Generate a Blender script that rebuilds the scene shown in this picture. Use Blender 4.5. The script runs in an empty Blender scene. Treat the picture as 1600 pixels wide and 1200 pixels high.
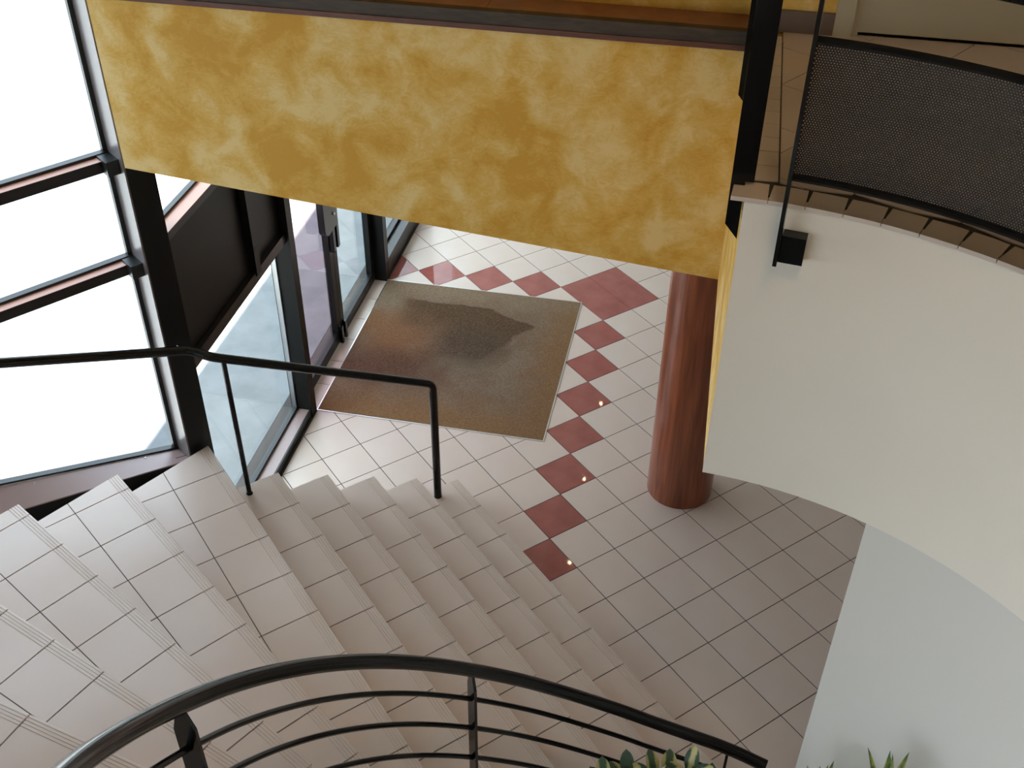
import bpy, math, random
import numpy as np
from mathutils import Matrix, Vector
random.seed(7)
scene = bpy.context.scene
COL = scene.collection
S2 = math.sqrt(0.5)
rad = math.radians

# ------------------------------------------------------------------ camera
cam_d = bpy.data.cameras.new('camera')
cam = bpy.data.objects.new('camera', cam_d); COL.objects.link(cam)
cam_d.sensor_fit = 'HORIZONTAL'; cam_d.sensor_width = 36.0
F_PX = 1714.34
cam_d.lens = F_PX / 1600.0 * 36.0
cam_d.clip_start = 0.02; cam_d.clip_end = 300
CAM = Vector((7.43195, -3.95651, 5.25241))
def _rodr(r):
    r = np.array(r); t = np.linalg.norm(r); k = r / t
    K = np.array([[0, -k[2], k[1]], [k[2], 0, -k[0]], [-k[1], k[0], 0]])
    return np.eye(3) + math.sin(t) * K + (1 - math.cos(t)) * K @ K
RC = _rodr((2.01114167, 1.08674045, -0.520562391))
cam.matrix_world = Matrix(((RC[0][0], -RC[1][0], -RC[2][0], CAM.x),
                           (RC[0][1], -RC[1][1], -RC[2][1], CAM.y),
                           (RC[0][2], -RC[1][2], -RC[2][2], CAM.z), (0, 0, 0, 1)))
scene.camera = cam
def seen(P, margin=60):
    q = RC @ (np.array(P) - np.array(CAM))
    if q[2] < .1: return False
    u = 800 + F_PX * q[0] / q[2]; v = 600 + F_PX * q[1] / q[2]
    return -margin < u < 1600 + margin and -margin < v < 1200 + margin

# ------------------------------------------------------------------ sky, sun, exposure
world = bpy.data.worlds.new('sky'); scene.world = world; world.use_nodes = True
bg = world.node_tree.nodes['Background']
bg.inputs[0].default_value = (0.77, 0.875, 1.0, 1); bg.inputs[1].default_value = 1.7
sun_d = bpy.data.lights.new('sun', 'SUN'); sun = bpy.data.objects.new('sun', sun_d); COL.objects.link(sun)
sun_d.energy = 14.0; sun_d.angle = rad(0.6); sun_d.color = (1.0, 0.95, 0.88)
SUN_H = 6.5; SUN_OUT = 0.72            # eave height, how far its shadow lands beyond the eave line
_t = Vector((0.0, -SUN_OUT / S2, -SUN_H)).normalized()
sun.rotation_euler = _t.to_track_quat('-Z', 'Y').to_euler()
sun.location = (0, 0, 12)
vs = scene.view_settings
vs.view_transform = 'Standard'; vs.look = 'None'; vs.exposure = 1.86; vs.gamma = 1.0; vs.use_curve_mapping = False
scene.cycles.max_bounces = 12; scene.cycles.diffuse_bounces = 8; scene.cycles.transparent_max_bounces = 16
scene.cycles.sample_clamp_indirect = 6.0
scene.cycles.use_denoising = True

# ------------------------------------------------------------------ materials
MATS = {}
def mat(name, col, rough=0.5, metal=0.0, spec=0.5, noise=None, bump=None, coat=0.0):
    """noise: (scale, colour2, low, high[, stretch]); bump: (scale, strength[, stretch])"""
    m = bpy.data.materials.new(name); m.use_nodes = True
    nt = m.node_tree; b = nt.nodes['Principled BSDF']
    b.inputs['Base Color'].default_value = (*col, 1); b.inputs['Roughness'].default_value = rough
    b.inputs['Metallic'].default_value = metal; b.inputs['Specular IOR Level'].default_value = spec
    b.inputs['Coat Weight'].default_value = coat
    tc = nt.nodes.new('ShaderNodeTexCoord')
    def tex(scale, st=(1, 1, 1), detail=5):
        mp = nt.nodes.new('ShaderNodeMapping'); mp.inputs['Scale'].default_value = st
        nt.links.new(tc.outputs['Object'], mp.inputs['Vector'])
        n = nt.nodes.new('ShaderNodeTexNoise'); n.inputs['Scale'].default_value = scale
        n.inputs['Detail'].default_value = detail
        nt.links.new(mp.outputs[0], n.inputs['Vector']); return n
    if noise:
        n = tex(noise[0], noise[4] if len(noise) > 4 else (1, 1, 1))
        r = nt.nodes.new('ShaderNodeValToRGB')
        r.color_ramp.elements[0].position = noise[2]; r.color_ramp.elements[1].position = noise[3]
        r.color_ramp.elements[0].color = (*col, 1); r.color_ramp.elements[1].color = (*noise[1], 1)
        nt.links.new(n.outputs['Fac'], r.inputs[0]); nt.links.new(r.outputs[0], b.inputs['Base Color'])
    if bump:
        n = tex(bump[0], bump[2] if len(bump) > 2 else (1, 1, 1))
        bp = nt.nodes.new('ShaderNodeBump'); bp.inputs['Strength'].default_value = bump[1]
        bp.inputs['Distance'].default_value = 0.01
        nt.links.new(n.outputs['Fac'], bp.inputs['Height']); nt.links.new(bp.outputs[0], b.inputs['Normal'])
    MATS[name] = m
    return m

mat('tile', (0.605, 0.490, 0.418), 0.27, noise=(2.3, (0.63, 0.53, 0.465), .35, .7))
mat('tile_red', (0.27, 0.070, 0.058), 0.035, noise=(6, (0.34, 0.105, 0.085), .35, .7))
mat('grout', (0.055, 0.05, 0.045), 0.9)
mat('riser', (0.57, 0.475, 0.41), 0.45)
mat('plaster', (0.775, 0.700, 0.615), 0.75, noise=(1.5, (0.80, 0.725, 0.64), .4, .7), bump=(60, .08))
mat('core_paint', (0.655, 0.612, 0.57), 0.7)
mat('lobby_white', (0.72, 0.68, 0.62), 0.8)
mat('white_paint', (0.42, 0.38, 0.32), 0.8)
mat('black_steel', (0.006, 0.006, 0.0065), 0.16, 0.0, 0.30)
mat('black_panel', (0.0065, 0.006, 0.0055), 0.38, 0.0, 0.25)
mat('bronze', (0.013, 0.010, 0.010), 0.28, 0.0, 0.5)
mat('bronze_band', (0.33, 0.235, 0.22), 0.30, 0.0, 0.6)
mat('lit_top_pink', (0.58, 0.29, 0.21), 0.3, 0.0, 0.6)  # skylight on the dark transoms' top faces, put into the colour
mat('lit_side_grey', (0.15, 0.125, 0.12), 0.25, 0.0, 0.6)  # window light on the black post's side face, put into the colour
mat('gasket', (0.012, 0.014, 0.014), 0.4)
mat('steel', (0.65, 0.65, 0.66), 0.3, 1.0)
mat('cream_paint', (0.50, 0.44, 0.31), 0.45)
mat('base_brown', (0.16, 0.11, 0.085), 0.5)
mat('pavement', (0.185, 0.195, 0.20), 0.85, noise=(5, (0.235, 0.245, 0.25), .35, .65), bump=(40, .2))
mat('terracotta', (0.28, 0.12, 0.07), 0.8)
mat('soil', (0.04, 0.025, 0.015), 1.0, bump=(80, .6))
mat('stem', (0.10, 0.07, 0.04), 0.8)

def yellow_stucco():
    m = bpy.data.materials.new('yellow_stucco'); m.use_nodes = True; nt = m.node_tree; N = nt.nodes; L = nt.links
    b = N['Principled BSDF']; b.inputs['Roughness'].default_value = 0.7
    tc = N.new('ShaderNodeTexCoord')
    n1 = N.new('ShaderNodeTexNoise'); n1.inputs['Scale'].default_value = 5.0; n1.inputs['Detail'].default_value = 3
    n1.inputs['Distortion'].default_value = 0.5
    L.new(tc.outputs['Object'], n1.inputs['Vector'])
    mp = N.new('ShaderNodeMapping'); mp.inputs['Rotation'].default_value = (0.6, 0.9, 0.3); mp.inputs['Scale'].default_value = (1, 1, 1.6)
    L.new(tc.outputs['Object'], mp.inputs['Vector'])
    n2 = N.new('ShaderNodeTexNoise'); n2.inputs['Scale'].default_value = 16; n2.inputs['Detail'].default_value = 6
    n2.inputs['Distortion'].default_value = 3.0
    L.new(mp.outputs[0], n2.inputs['Vector'])
    mx = N.new('ShaderNodeMath'); mx.operation = 'MULTIPLY_ADD'; mx.inputs[1].default_value = 0.28
    L.new(n2.outputs['Fac'], mx.inputs[0]); L.new(n1.outputs['Fac'], mx.inputs[2])
    r = N.new('ShaderNodeValToRGB'); e = r.color_ramp.elements
    e[0].position = 0.50; e[0].color = (0.64, 0.335, 0.035, 1)
    e[1].position = 0.80; e[1].color = (0.82, 0.585, 0.235, 1)
    k = e.new(0.64); k.color = (0.73, 0.435, 0.088, 1)
    L.new(mx.outputs[0], r.inputs[0]); L.new(r.outputs[0], b.inputs['Base Color'])
    bp = N.new('ShaderNodeBump'); bp.inputs['Strength'].default_value = 0.15; bp.inputs['Distance'].default_value = 0.01
    L.new(n2.outputs['Fac'], bp.inputs['Height']); L.new(bp.outputs[0], b.inputs['Normal'])
    MATS['yellow_stucco'] = m
yellow_stucco()

def wood(name, c1, c2, st, rough=0.3, coat=0.0):
    m = bpy.data.materials.new(name); m.use_nodes = True; nt = m.node_tree; N = nt.nodes; L = nt.links
    b = N['Principled BSDF']; b.inputs['Roughness'].default_value = rough; b.inputs['Coat Weight'].default_value = coat
    tc = N.new('ShaderNodeTexCoord'); mp = N.new('ShaderNodeMapping'); mp.inputs['Scale'].default_value = st
    L.new(tc.outputs['Object'], mp.inputs['Vector'])
    n1 = N.new('ShaderNodeTexNoise'); n1.inputs['Scale'].default_value = 9; n1.inputs['Detail'].default_value = 7
    n1.inputs['Distortion'].default_value = 0.6
    L.new(mp.outputs[0], n1.inputs['Vector'])
    r = N.new('ShaderNodeValToRGB'); r.color_ramp.elements[0].position = .34; r.color_ramp.elements[1].position = .68
    r.color_ramp.elements[0].color = (*c1, 1); r.color_ramp.elements[1].color = (*c2, 1)
    L.new(n1.outputs['Fac'], r.inputs[0]); L.new(r.outputs[0], b.inputs['Base Color'])
    MATS[name] = m
wood('wood_column', (0.16, 0.036, 0.014), (0.32, 0.085, 0.034), (3.0, 3.0, 0.18), 0.30, 0.3)
wood('wood_edge', (0.040, 0.025, 0.016), (0.075, 0.046, 0.028), (1, 1, 6), 0.6)
wood('wood_trim', (0.10, 0.030, 0.018), (0.16, 0.052, 0.030), (1, 1, 6), 0.5)
wood('wood_plank', (0.22, 0.075, 0.045), (0.34, 0.125, 0.078), (1, 1, 6), 0.35)

def glass(name, tint):
    m = bpy.data.materials.new(name); m.use_nodes = True; nt = m.node_tree; N = nt.nodes; L = nt.links
    N.remove(N['Principled BSDF']); out = N['Material Output']
    tr = N.new('ShaderNodeBsdfTransparent'); tr.inputs[0].default_value = (*tint, 1)
    gl = N.new('ShaderNodeBsdfGlossy'); gl.inputs['Roughness'].default_value = 0.0
    lw = N.new('ShaderNodeLayerWeight'); lw.inputs['Blend'].default_value = 0.5
    pw = N.new('ShaderNodeMath'); pw.operation = 'POWER'; pw.inputs[1].default_value = 5.0; L.new(lw.outputs['Facing'], pw.inputs[0])
    fr = N.new('ShaderNodeMath'); fr.operation = 'MULTIPLY_ADD'; fr.inputs[1].default_value = 0.96; fr.inputs[2].default_value = 0.04
    L.new(pw.outputs[0], fr.inputs[0])
    mx = N.new('ShaderNodeMixShader')
    L.new(fr.outputs[0], mx.inputs[0]); L.new(tr.outputs[0], mx.inputs[1]); L.new(gl.outputs[0], mx.inputs[2])
    L.new(mx.outputs[0], out.inputs[0]); MATS[name] = m
glass('glass', (0.93, 0.97, 0.96)); glass('reflection_tint_glass', (0.80, 0.73, 0.76)); glass('tinted_glass', (0.80, 0.83, 0.84))  # rose tint paints the floor's reflection into the left door leaf

def mat_coir():
    m = bpy.data.materials.new('coir'); m.use_nodes = True; nt = m.node_tree; N = nt.nodes; L = nt.links
    b = N['Principled BSDF']; b.inputs['Roughness'].default_value = 1.0; b.inputs['Specular IOR Level'].default_value = 0.1
    tc = N.new('ShaderNodeTexCoord')
    def noise(scale, detail=5, st=(1, 1, 1)):
        mp = N.new('ShaderNodeMapping'); mp.inputs['Scale'].default_value = st
        L.new(tc.outputs['Object'], mp.inputs['Vector'])
        n = N.new('ShaderNodeTexNoise'); n.inputs['Scale'].default_value = scale; n.inputs['Detail'].default_value = detail
        L.new(mp.outputs[0], n.inputs['Vector']); return n
    def math_(op, a, bb=None, c=None, clamp=False):
        n = N.new('ShaderNodeMath'); n.operation = op; n.use_clamp = clamp
        for i, v in enumerate((a, bb, c)):
            if v is None: continue
            if isinstance(v, (int, float)): n.inputs[i].default_value = v
            else: L.new(v, n.inputs[i])
        return n.outputs[0]
    def mix(fac, a, bb):
        n = N.new('ShaderNodeMix'); n.data_type = 'RGBA'
        L.new(fac, n.inputs[0])
        for i, v in ((6, a), (7, bb)):
            if isinstance(v, tuple): n.inputs[i].default_value = (*v, 1)
            else: L.new(v, n.inputs[i])
        return n.outputs[2]
    def smooth(v, lo, hi):
        n = N.new('ShaderNodeMapRange'); n.interpolation_type = 'SMOOTHSTEP'
        L.new(v, n.inputs[0]); n.inputs[1].default_value = lo; n.inputs[2].default_value = hi
        return n.outputs[0]
    sx = N.new('ShaderNodeSeparateXYZ'); L.new(tc.outputs['Object'], sx.inputs[0])
    X, Y = sx.outputs[0], sx.outputs[1]           # X across the entry (0 at the door), Y along the door wall
    edge = noise(5, 5); fib = noise(48, 4, (1, 3.2, 1)); big = noise(3.0, 4); speck = noise(150, 2)
    wob = math_('MULTIPLY_ADD', edge.outputs[0], 0.30, -0.15)
    wob2 = math_('MULTIPLY_ADD', big.outputs[0], 0.9, -0.45)
    def blob(cx, cy, sx_, sy_):
        u = math_('DIVIDE', math_('SUBTRACT', X, cx), sx_); v = math_('DIVIDE', math_('SUBTRACT', Y, cy), sy_)
        d = math_('SQRT', math_('ADD', math_('MULTIPLY', u, u), math_('MULTIPLY', v, v)))
        return math_('SUBTRACT', 1.0, smooth(math_('ADD', d, wob2), .25, 1.15))
    base = mix(smooth(big.outputs[0], .40, .62), (0.185, 0.122, 0.078), (0.205, 0.150, 0.103))
    # ochre rim along the near and right edges, paler along the far edge
    rim = math_('MAXIMUM', smooth(math_('ADD', math_('MULTIPLY', Y, -1.0), wob), .45, .88), smooth(math_('ADD', X, wob), .45, .85))
    base = mix(math_('MULTIPLY', rim, 0.8), base, (0.235, 0.120, 0.046))
    base = mix(math_('MULTIPLY', smooth(math_('ADD', Y, wob), .62, .85), 0.7), base, (0.235, 0.165, 0.105))
    # rust and dark trampled patches on the door side
    base = mix(math_('MULTIPLY', blob(-.55, .18, .62, .50), 0.85), base, (0.190, 0.080, 0.032))
    base = mix(math_('MULTIPLY', blob(-.52, -.30, .62, .30), 0.90), base, (0.092, 0.042, 0.026))
    # wet stain with a hard wavy far border
    a = smooth(math_('ADD', math_('MULTIPLY_ADD', math_('MAXIMUM', math_('SUBTRACT', X, .10), 0.0), .45, Y), math_('MULTIPLY', wob, 0.45)), .655, .685)
    bnd = smooth(math_('ADD', X, math_('MULTIPLY_ADD', Y, -0.62, math_('MULTIPLY', wob, 0.8))), .20, .26)
    c = smooth(math_('ADD', math_('MULTIPLY_ADD', X, 0.45, Y), math_('MULTIPLY', wob, 1.5)), -.12, .42)
    lft = smooth(math_('ADD', X, wob), -.72, -.50)
    keep = math_('MULTIPLY', math_('SUBTRACT', 1.0, a), math_('SUBTRACT', 1.0, bnd))
    keep = math_('MULTIPLY', math_('MULTIPLY', keep, lft), c)
    base = mix(math_('MULTIPLY', keep, 0.92), base, (0.072, 0.038, 0.017))
    base = mix(math_('MULTIPLY', blob(.06, .10, .42, .40), 0.85), base, (0.060, 0.040, 0.026))
    f = smooth(fib.outputs[0], .40, .68)
    base = mix(math_('MULTIPLY', f, 0.30), base, (0.260, 0.185, 0.120))
    sp2 = noise(75, 4, (1, 2.6, 1)); f2 = smooth(sp2.outputs[0], .36, .60)
    base = mix(math_('MULTIPLY', math_('SUBTRACT', 1.0, f2), 0.42), base, (0.055, 0.032, 0.018))
    L.new(base, b.inputs['Base Color'])
    bp = N.new('ShaderNodeBump'); bp.inputs['Strength'].default_value = 0.7; bp.inputs['Distance'].default_value = 0.006
    L.new(speck.outputs[0], bp.inputs['Height']); L.new(bp.outputs[0], b.inputs['Normal'])
    MATS['coir'] = m
mat_coir()

def perforated():
    m = bpy.data.materials.new('perforated_sheet'); m.use_nodes = True; nt = m.node_tree; N = nt.nodes; L = nt.links
    b = N['Principled BSDF']; b.inputs['Base Color'].default_value = (0.010, 0.010, 0.009, 1)
    b.inputs['Roughness'].default_value = 0.42; b.inputs['Specular IOR Level'].default_value = 0.25
    out = N['Material Output']; uv = N.new('ShaderNodeUVMap'); uv.uv_map = 'UVMap'
    sx = N.new('ShaderNodeSeparateXYZ'); L.new(uv.outputs[0], sx.inputs[0])
    P = 0.0078
    def math_(op, a, bb=None, c=None):
        n = N.new('ShaderNodeMath'); n.operation = op
        for i, v in enumerate((a, bb, c)):
            if v is None: continue
            if isinstance(v, (int, float)): n.inputs[i].default_value = v
            else: L.new(v, n.inputs[i])
        return n.outputs[0]
    def dist(o):
        fx = math_('SUBTRACT', math_('FRACT', math_('MULTIPLY_ADD', sx.outputs[0], 1 / P, o + 100)), 0.5)
        fy = math_('SUBTRACT', math_('FRACT', math_('MULTIPLY_ADD', sx.outputs[1], 1 / (P * 1.732), o + 100)), 0.5)
        fy = math_('MULTIPLY', fy, 1.732)
        return math_('SQRT', math_('ADD', math_('MULTIPLY', fx, fx), math_('MULTIPLY', fy, fy)))
    d = math_('MINIMUM', dist(0.0), dist(0.5))
    hole = math_('LESS_THAN', d, 0.235)
    tr = N.new('ShaderNodeBsdfTransparent'); mx = N.new('ShaderNodeMixShader')
    L.new(hole, mx.inputs[0]); L.new(b.outputs[0], mx.inputs[1]); L.new(tr.outputs[0], mx.inputs[2])
    L.new(mx.outputs[0], out.inputs[0]); MATS['perforated_sheet'] = m
perforated()

def leaf_mat(name, green, edge):
    m = bpy.data.materials.new(name); m.use_nodes = True; nt = m.node_tree; N = nt.nodes; L = nt.links
    b = N['Principled BSDF']; b.inputs['Roughness'].default_value = 0.35
    tc = N.new('ShaderNodeTexCoord'); sx = N.new('ShaderNodeSeparateXYZ'); L.new(tc.outputs['Object'], sx.inputs[0])
    ab = N.new('ShaderNodeMath'); ab.operation = 'ABSOLUTE'; L.new(sx.outputs[1], ab.inputs[0])
    n = N.new('ShaderNodeTexNoise'); n.inputs['Scale'].default_value = 40; L.new(tc.outputs['Object'], n.inputs['Vector'])
    ma = N.new('ShaderNodeMath'); ma.operation = 'MULTIPLY_ADD'; ma.inputs[1].default_value = 0.02
    L.new(n.outputs[0], ma.inputs[0]); L.new(ab.outputs[0], ma.inputs[2])
    r = N.new('ShaderNodeValToRGB'); e = r.color_ramp.elements
    return m, nt, b, ma, r, e
def croton_mat():
    m, nt, b, ma, r, e = leaf_mat('variegated_leaf', None, None)
    e[0].position = 0.018; e[0].color = (0.50, 0.45, 0.20, 1)
    e[1].position = 0.023; e[1].color = (0.035, 0.075, 0.040, 1)
    nt.links.new(ma.outputs[0], r.inputs[0]); nt.links.new(r.outputs[0], b.inputs['Base Color']); MATS['leaf_cream_centre'] = m
    m, nt, b, ma, r, e = leaf_mat('variegated_leaf_edge', None, None)
    e[0].position = 0.022; e[0].color = (0.040, 0.085, 0.045, 1)
    e[1].position = 0.028; e[1].color = (0.45, 0.40, 0.15, 1)
    nt.links.new(ma.outputs[0], r.inputs[0]); nt.links.new(r.outputs[0], b.inputs['Base Color']); MATS['leaf_cream_edge'] = m
    m, nt, b, ma, r, e = leaf_mat('striped_blade', None, None)
    e[0].position = 0.014; e[0].color = (0.06, 0.14, 0.03, 1)
    e[1].position = 0.018; e[1].color = (0.42, 0.42, 0.10, 1)
    nt.links.new(ma.outputs[0], r.inputs[0]); nt.links.new(r.outputs[0], b.inputs['Base Color']); MATS['striped_blade'] = m
croton_mat()
mat('leaf_dark', (0.040, 0.075, 0.055), 0.38, noise=(30, (0.07, 0.11, 0.07), .4, .7))
def emit(name, col, s):
    m = bpy.data.materials.new(name); m.use_nodes = True; b = m.node_tree.nodes['Principled BSDF']
    b.inputs['Base Color'].default_value = (*col, 1)
    b.inputs['Emission Color'].default_value = (*col, 1); b.inputs['Emission Strength'].default_value = s; MATS[name] = m
emit('lamp_warm', (1.0, 0.72, 0.38), 45.0)
emit('fill_lamp_glow', (1.0, 0.74, 0.44), 9.0)  # glow of the added fill lamp

# ------------------------------------------------------------------ mesh helpers
def link(name, me, m, parent=None):
    o = bpy.data.objects.new(name, me); COL.objects.link(o)
    if m is not None and not me.materials: me.materials.append(MATS[m])
    if parent is not None: o.parent = parent
    return o
def mesh(name, V, F, m, parent=None, smooth=False):
    me = bpy.data.meshes.new(name); me.from_pydata([tuple(v) for v in V], [], F); me.update()
    if smooth:
        for p in me.polygons: p.use_smooth = True
    return link(name, me, m, parent)
def empty(name, loc=(0, 0, 0)):
    o = bpy.data.objects.new(name, None); COL.objects.link(o); o.location = loc; o.empty_display_size = .1
    return o
def tag(o, label, cat=None, group=None, kind=None):
    o['label'] = label
    if cat: o['category'] = cat
    if group: o['group'] = group
    if kind: o['kind'] = kind
    return o
def struct(o, label=None):
    o['kind'] = 'structure'
    if label: o['label'] = label
    return o
def ccw(p):
    a = sum(p[i][0] * p[(i + 1) % len(p)][1] - p[(i + 1) % len(p)][0] * p[i][1] for i in range(len(p)))
    return p if a > 0 else p[::-1]
def prism_vf(poly, z0, z1):
    """z0 / z1: a number or a function of (x, y)"""
    p = ccw([tuple(q) for q in poly]); n = len(p)
    g0 = z0 if callable(z0) else (lambda x, y: z0); g1 = z1 if callable(z1) else (lambda x, y: z1)
    V = [(x, y, g0(x, y)) for x, y in p] + [(x, y, g1(x, y)) for x, y in p]
    F = [tuple(range(n))[::-1], tuple(range(n, 2 * n))] + [(i, (i + 1) % n, n + (i + 1) % n, n + i) for i in range(n)]
    return V, F
def prism(name, poly, z0, z1, m, parent=None):
    return mesh(name, *prism_vf(poly, z0, z1), m, parent)
def clip(poly, a, b, c):
    """keep a*x + b*y >= c"""
    out = []
    for i in range(len(poly)):
        p, q = poly[i], poly[(i + 1) % len(poly)]
        dp, dq = a * p[0] + b * p[1] - c, a * q[0] + b * q[1] - c
        if dp >= 0: out.append(p)
        if (dp > 0 > dq) or (dp < 0 < dq):
            t = dp / (dp - dq); out.append((p[0] + t * (q[0] - p[0]), p[1] + t * (q[1] - p[1])))
    return out
def area(p):
    return abs(sum(p[i][0] * p[(i + 1) % len(p)][1] - p[(i + 1) % len(p)][0] * p[i][1] for i in range(len(p)))) / 2 if len(p) > 2 else 0
def join_vf(parts):
    V, F = [], []
    for v, f in parts:
        o = len(V); V += v; F += [tuple(i + o for i in q) for q in f]
    return V, F
def frame_box_vf(o, ex, ey, x0, x1, y0, y1, z0, z1):
    """box in a plan frame: origin o, unit axes ex, ey"""
    P = lambda x, y: (o[0] + ex[0] * x + ey[0] * y, o[1] + ex[1] * x + ey[1] * y)
    return prism_vf([P(x0, y0), P(x1, y0), P(x1, y1), P(x0, y1)], z0, z1)
def fbox(name, fr, x0, x1, y0, y1, z0, z1, m, parent=None):
    return mesh(name, *frame_box_vf(*fr, x0, x1, y0, y1, z0, z1), m, parent)
def sweep_vf(path, prof, closed_prof=True, up=Vector((0, 0, 1))):
    """sweep profile points (side, up) along a 3D path"""
    path = [Vector(p) for p in path]; n = len(prof); V = []; F = []
    for i, p in enumerate(path):
        a = path[max(i - 1, 0)]; b = path[min(i + 1, len(path) - 1)]
        t0 = (p - a).normalized() if i else (b - p).normalized()
        t1 = (b - p).normalized() if i < len(path) - 1 else t0
        t = (t0 + t1).normalized()
        s = t.cross(up)
        if s.length < 1e-3: s = Vector((1, 0, 0)) if not V else last_s
        s.normalize(); last_s = s; u = s.cross(t).normalized()
        k = 1.0 / max(0.5, t.dot(t1))
        for x, y in prof: V.append(tuple(p + s * x * (1 if abs(t0.z - t1.z) > .3 else k) + u * y))
    for i in range(len(path) - 1):
        for j in range(n):
            a, b = i * n + j, i * n + (j + 1) % n
            F.append((a, b, b + n, a + n))
    F.append(tuple(range(n))[::-1]); F.append(tuple(range(len(V) - n, len(V))))
    return V, F
def circ(r, n=10, sx=1.0): return [(r * sx * math.cos(2 * math.pi * i / n), r * math.sin(2 * math.pi * i / n)) for i in range(n)]
def tube(name, path, r, m, parent=None, n=10, sx=1.0):
    o = mesh(name, *sweep_vf(path, circ(r, n, sx)), m, parent)
    return soft(o)
def vtube_vf(p0, p1, r, n=10):
    """tube along any straight line, parallel transported"""
    p0, p1 = Vector(p0), Vector(p1); t = (p1 - p0).normalized()
    s = t.cross(Vector((1, 0, 0)) if abs(t.x) < .9 else Vector((0, 1, 0))).normalized(); u = t.cross(s)
    V = [tuple(p + s * r * math.cos(2 * math.pi * i / n) + u * r * math.sin(2 * math.pi * i / n)) for p in (p0, p1) for i in range(n)]
    F = [(i, (i + 1) % n, n + (i + 1) % n, n + i) for i in range(n)] + [tuple(range(n))[::-1], tuple(range(n, 2 * n))]
    return V, F
def bent(path, r_b, seg=6):
    """round the corners of a polyline"""
    P = [Vector(p) for p in path]; out = [P[0]]
    for i in range(1, len(P) - 1):
        a, b, c = P[i - 1], P[i], P[i + 1]
        d0, d1 = (a - b), (c - b); k = min(r_b, d0.length * .45, d1.length * .45)
        s, e = b + d0.normalized() * k, b + d1.normalized() * k
        for j in range(seg + 1):
            t = j / seg; out.append(s * (1 - t) ** 2 + b * 2 * t * (1 - t) + e * t * t)
    return out + [P[-1]]
def transport_tube(name, path, r, m, parent=None, n=12):
    P = [Vector(p) for p in path]; V = []; F = []
    t = (P[1] - P[0]).normalized(); s = t.cross(Vector((0.3, 0.2, 1))).normalized()
    for i, p in enumerate(P):
        a = P[max(i - 1, 0)]; b = P[min(i + 1, len(P) - 1)]; t = (b - a).normalized()
        s = (s - t * s.dot(t)).normalized(); u = t.cross(s)
        V += [tuple(p + s * r * math.cos(2 * math.pi * j / n) + u * r * math.sin(2 * math.pi * j / n)) for j in range(n)]
    for i in range(len(P) - 1):
        for j in range(n):
            a, b = i * n + j, i * n + (j + 1) % n; F.append((a, b, b + n, a + n))
    F += [tuple(range(n))[::-1], tuple(range(len(V) - n, len(V)))]
    o = mesh(name, V, F, m, parent)
    return soft(o)
def arc_wall_vf(c, r0, r1, a0, a1, z0, z1, n):
    V, F = [], []
    for i in range(n + 1):
        a = rad(a0 + (a1 - a0) * i / n)
        for r in (r0, r1):
            for z in (z0, z1): V.append((c[0] + r * math.cos(a), c[1] + r * math.sin(a), z))
    for i in range(n):
        b = i * 4; d = b + 4
        F += [(b, b + 1, d + 1, d), (b + 2, d + 2, d + 3, b + 3), (b + 1, b + 3, d + 3, d + 1), (b, d, d + 2, b + 2)]
    e = n * 4
    F += [(0, 2, 3, 1), (e, e + 1, e + 3, e + 2)]
    return V, F

def soft(o):
    for p in o.data.polygons: p.use_smooth = True
    o.data.set_sharp_from_angle(angle=rad(35))
    return o

# ------------------------------------------------------------------ key plan dimensions
T = 0.305                                  # tile module
O = (6.5, -2.742)                          # stair centre
RISE = 0.168
C2 = (6.405, -2.898); R2 = 1.506           # curved balcony front
ZU = 3.70                                  # upper floor
ZB = 2.60                                  # underside of the upper storey
ROOF = 6.5
A_ = (5.389, -1.761); B_ = (4.473, -0.867) # side face of the balcony
def ct(c, t): return ((c - math.sqrt(2) * t) / 2, (c + math.sqrt(2) * t) / 2)   # door wall: c = x + y, t along
C_IN, C_GL = -0.335, -0.50
POST = (2.42, -2.76)
DL = (math.cos(rad(-82)), math.sin(rad(-82))); NL = (-DL[1], DL[0])               # left glass wall, NL points inside
LFR = (POST, DL, NL)
DW = ((C_IN * .5, C_IN * .5), (-S2, S2), (S2, S2))                                # door wall frame: x = t, y = inwards from the inner face
left_end = (POST[0] + DL[0] * 4.4, POST[1] + DL[1] * 4.4)

# ------------------------------------------------------------------ setting: ground, floor, walls, ceilings
g = prism('pavement', [(-40, -45), (40, -45), (40, 40), (-40, 40)], -0.25, -0.06, 'pavement'); struct(g, 'grey pavement outside the glass walls')
inside = [ct(C_IN, -3.66), ct(C_IN, 2.6), ct(12, 2.6), (11.5, .5), (11.5, -7.4), left_end]
floor = prism('floor', inside, -0.20, -0.003, 'grout'); struct(floor, 'beige tiled lobby floor with terracotta diagonal tiles')

RED = {(0, 0), (1, 1), (2, 2), (3, 3), (4, 3), (3, 4), (4, 4), (5, 2), (6, 1), (7, 0), (8, -1), (9, -2), (10, -3), (11, -4), (-1, -1)}
G2 = 0.0030
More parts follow.
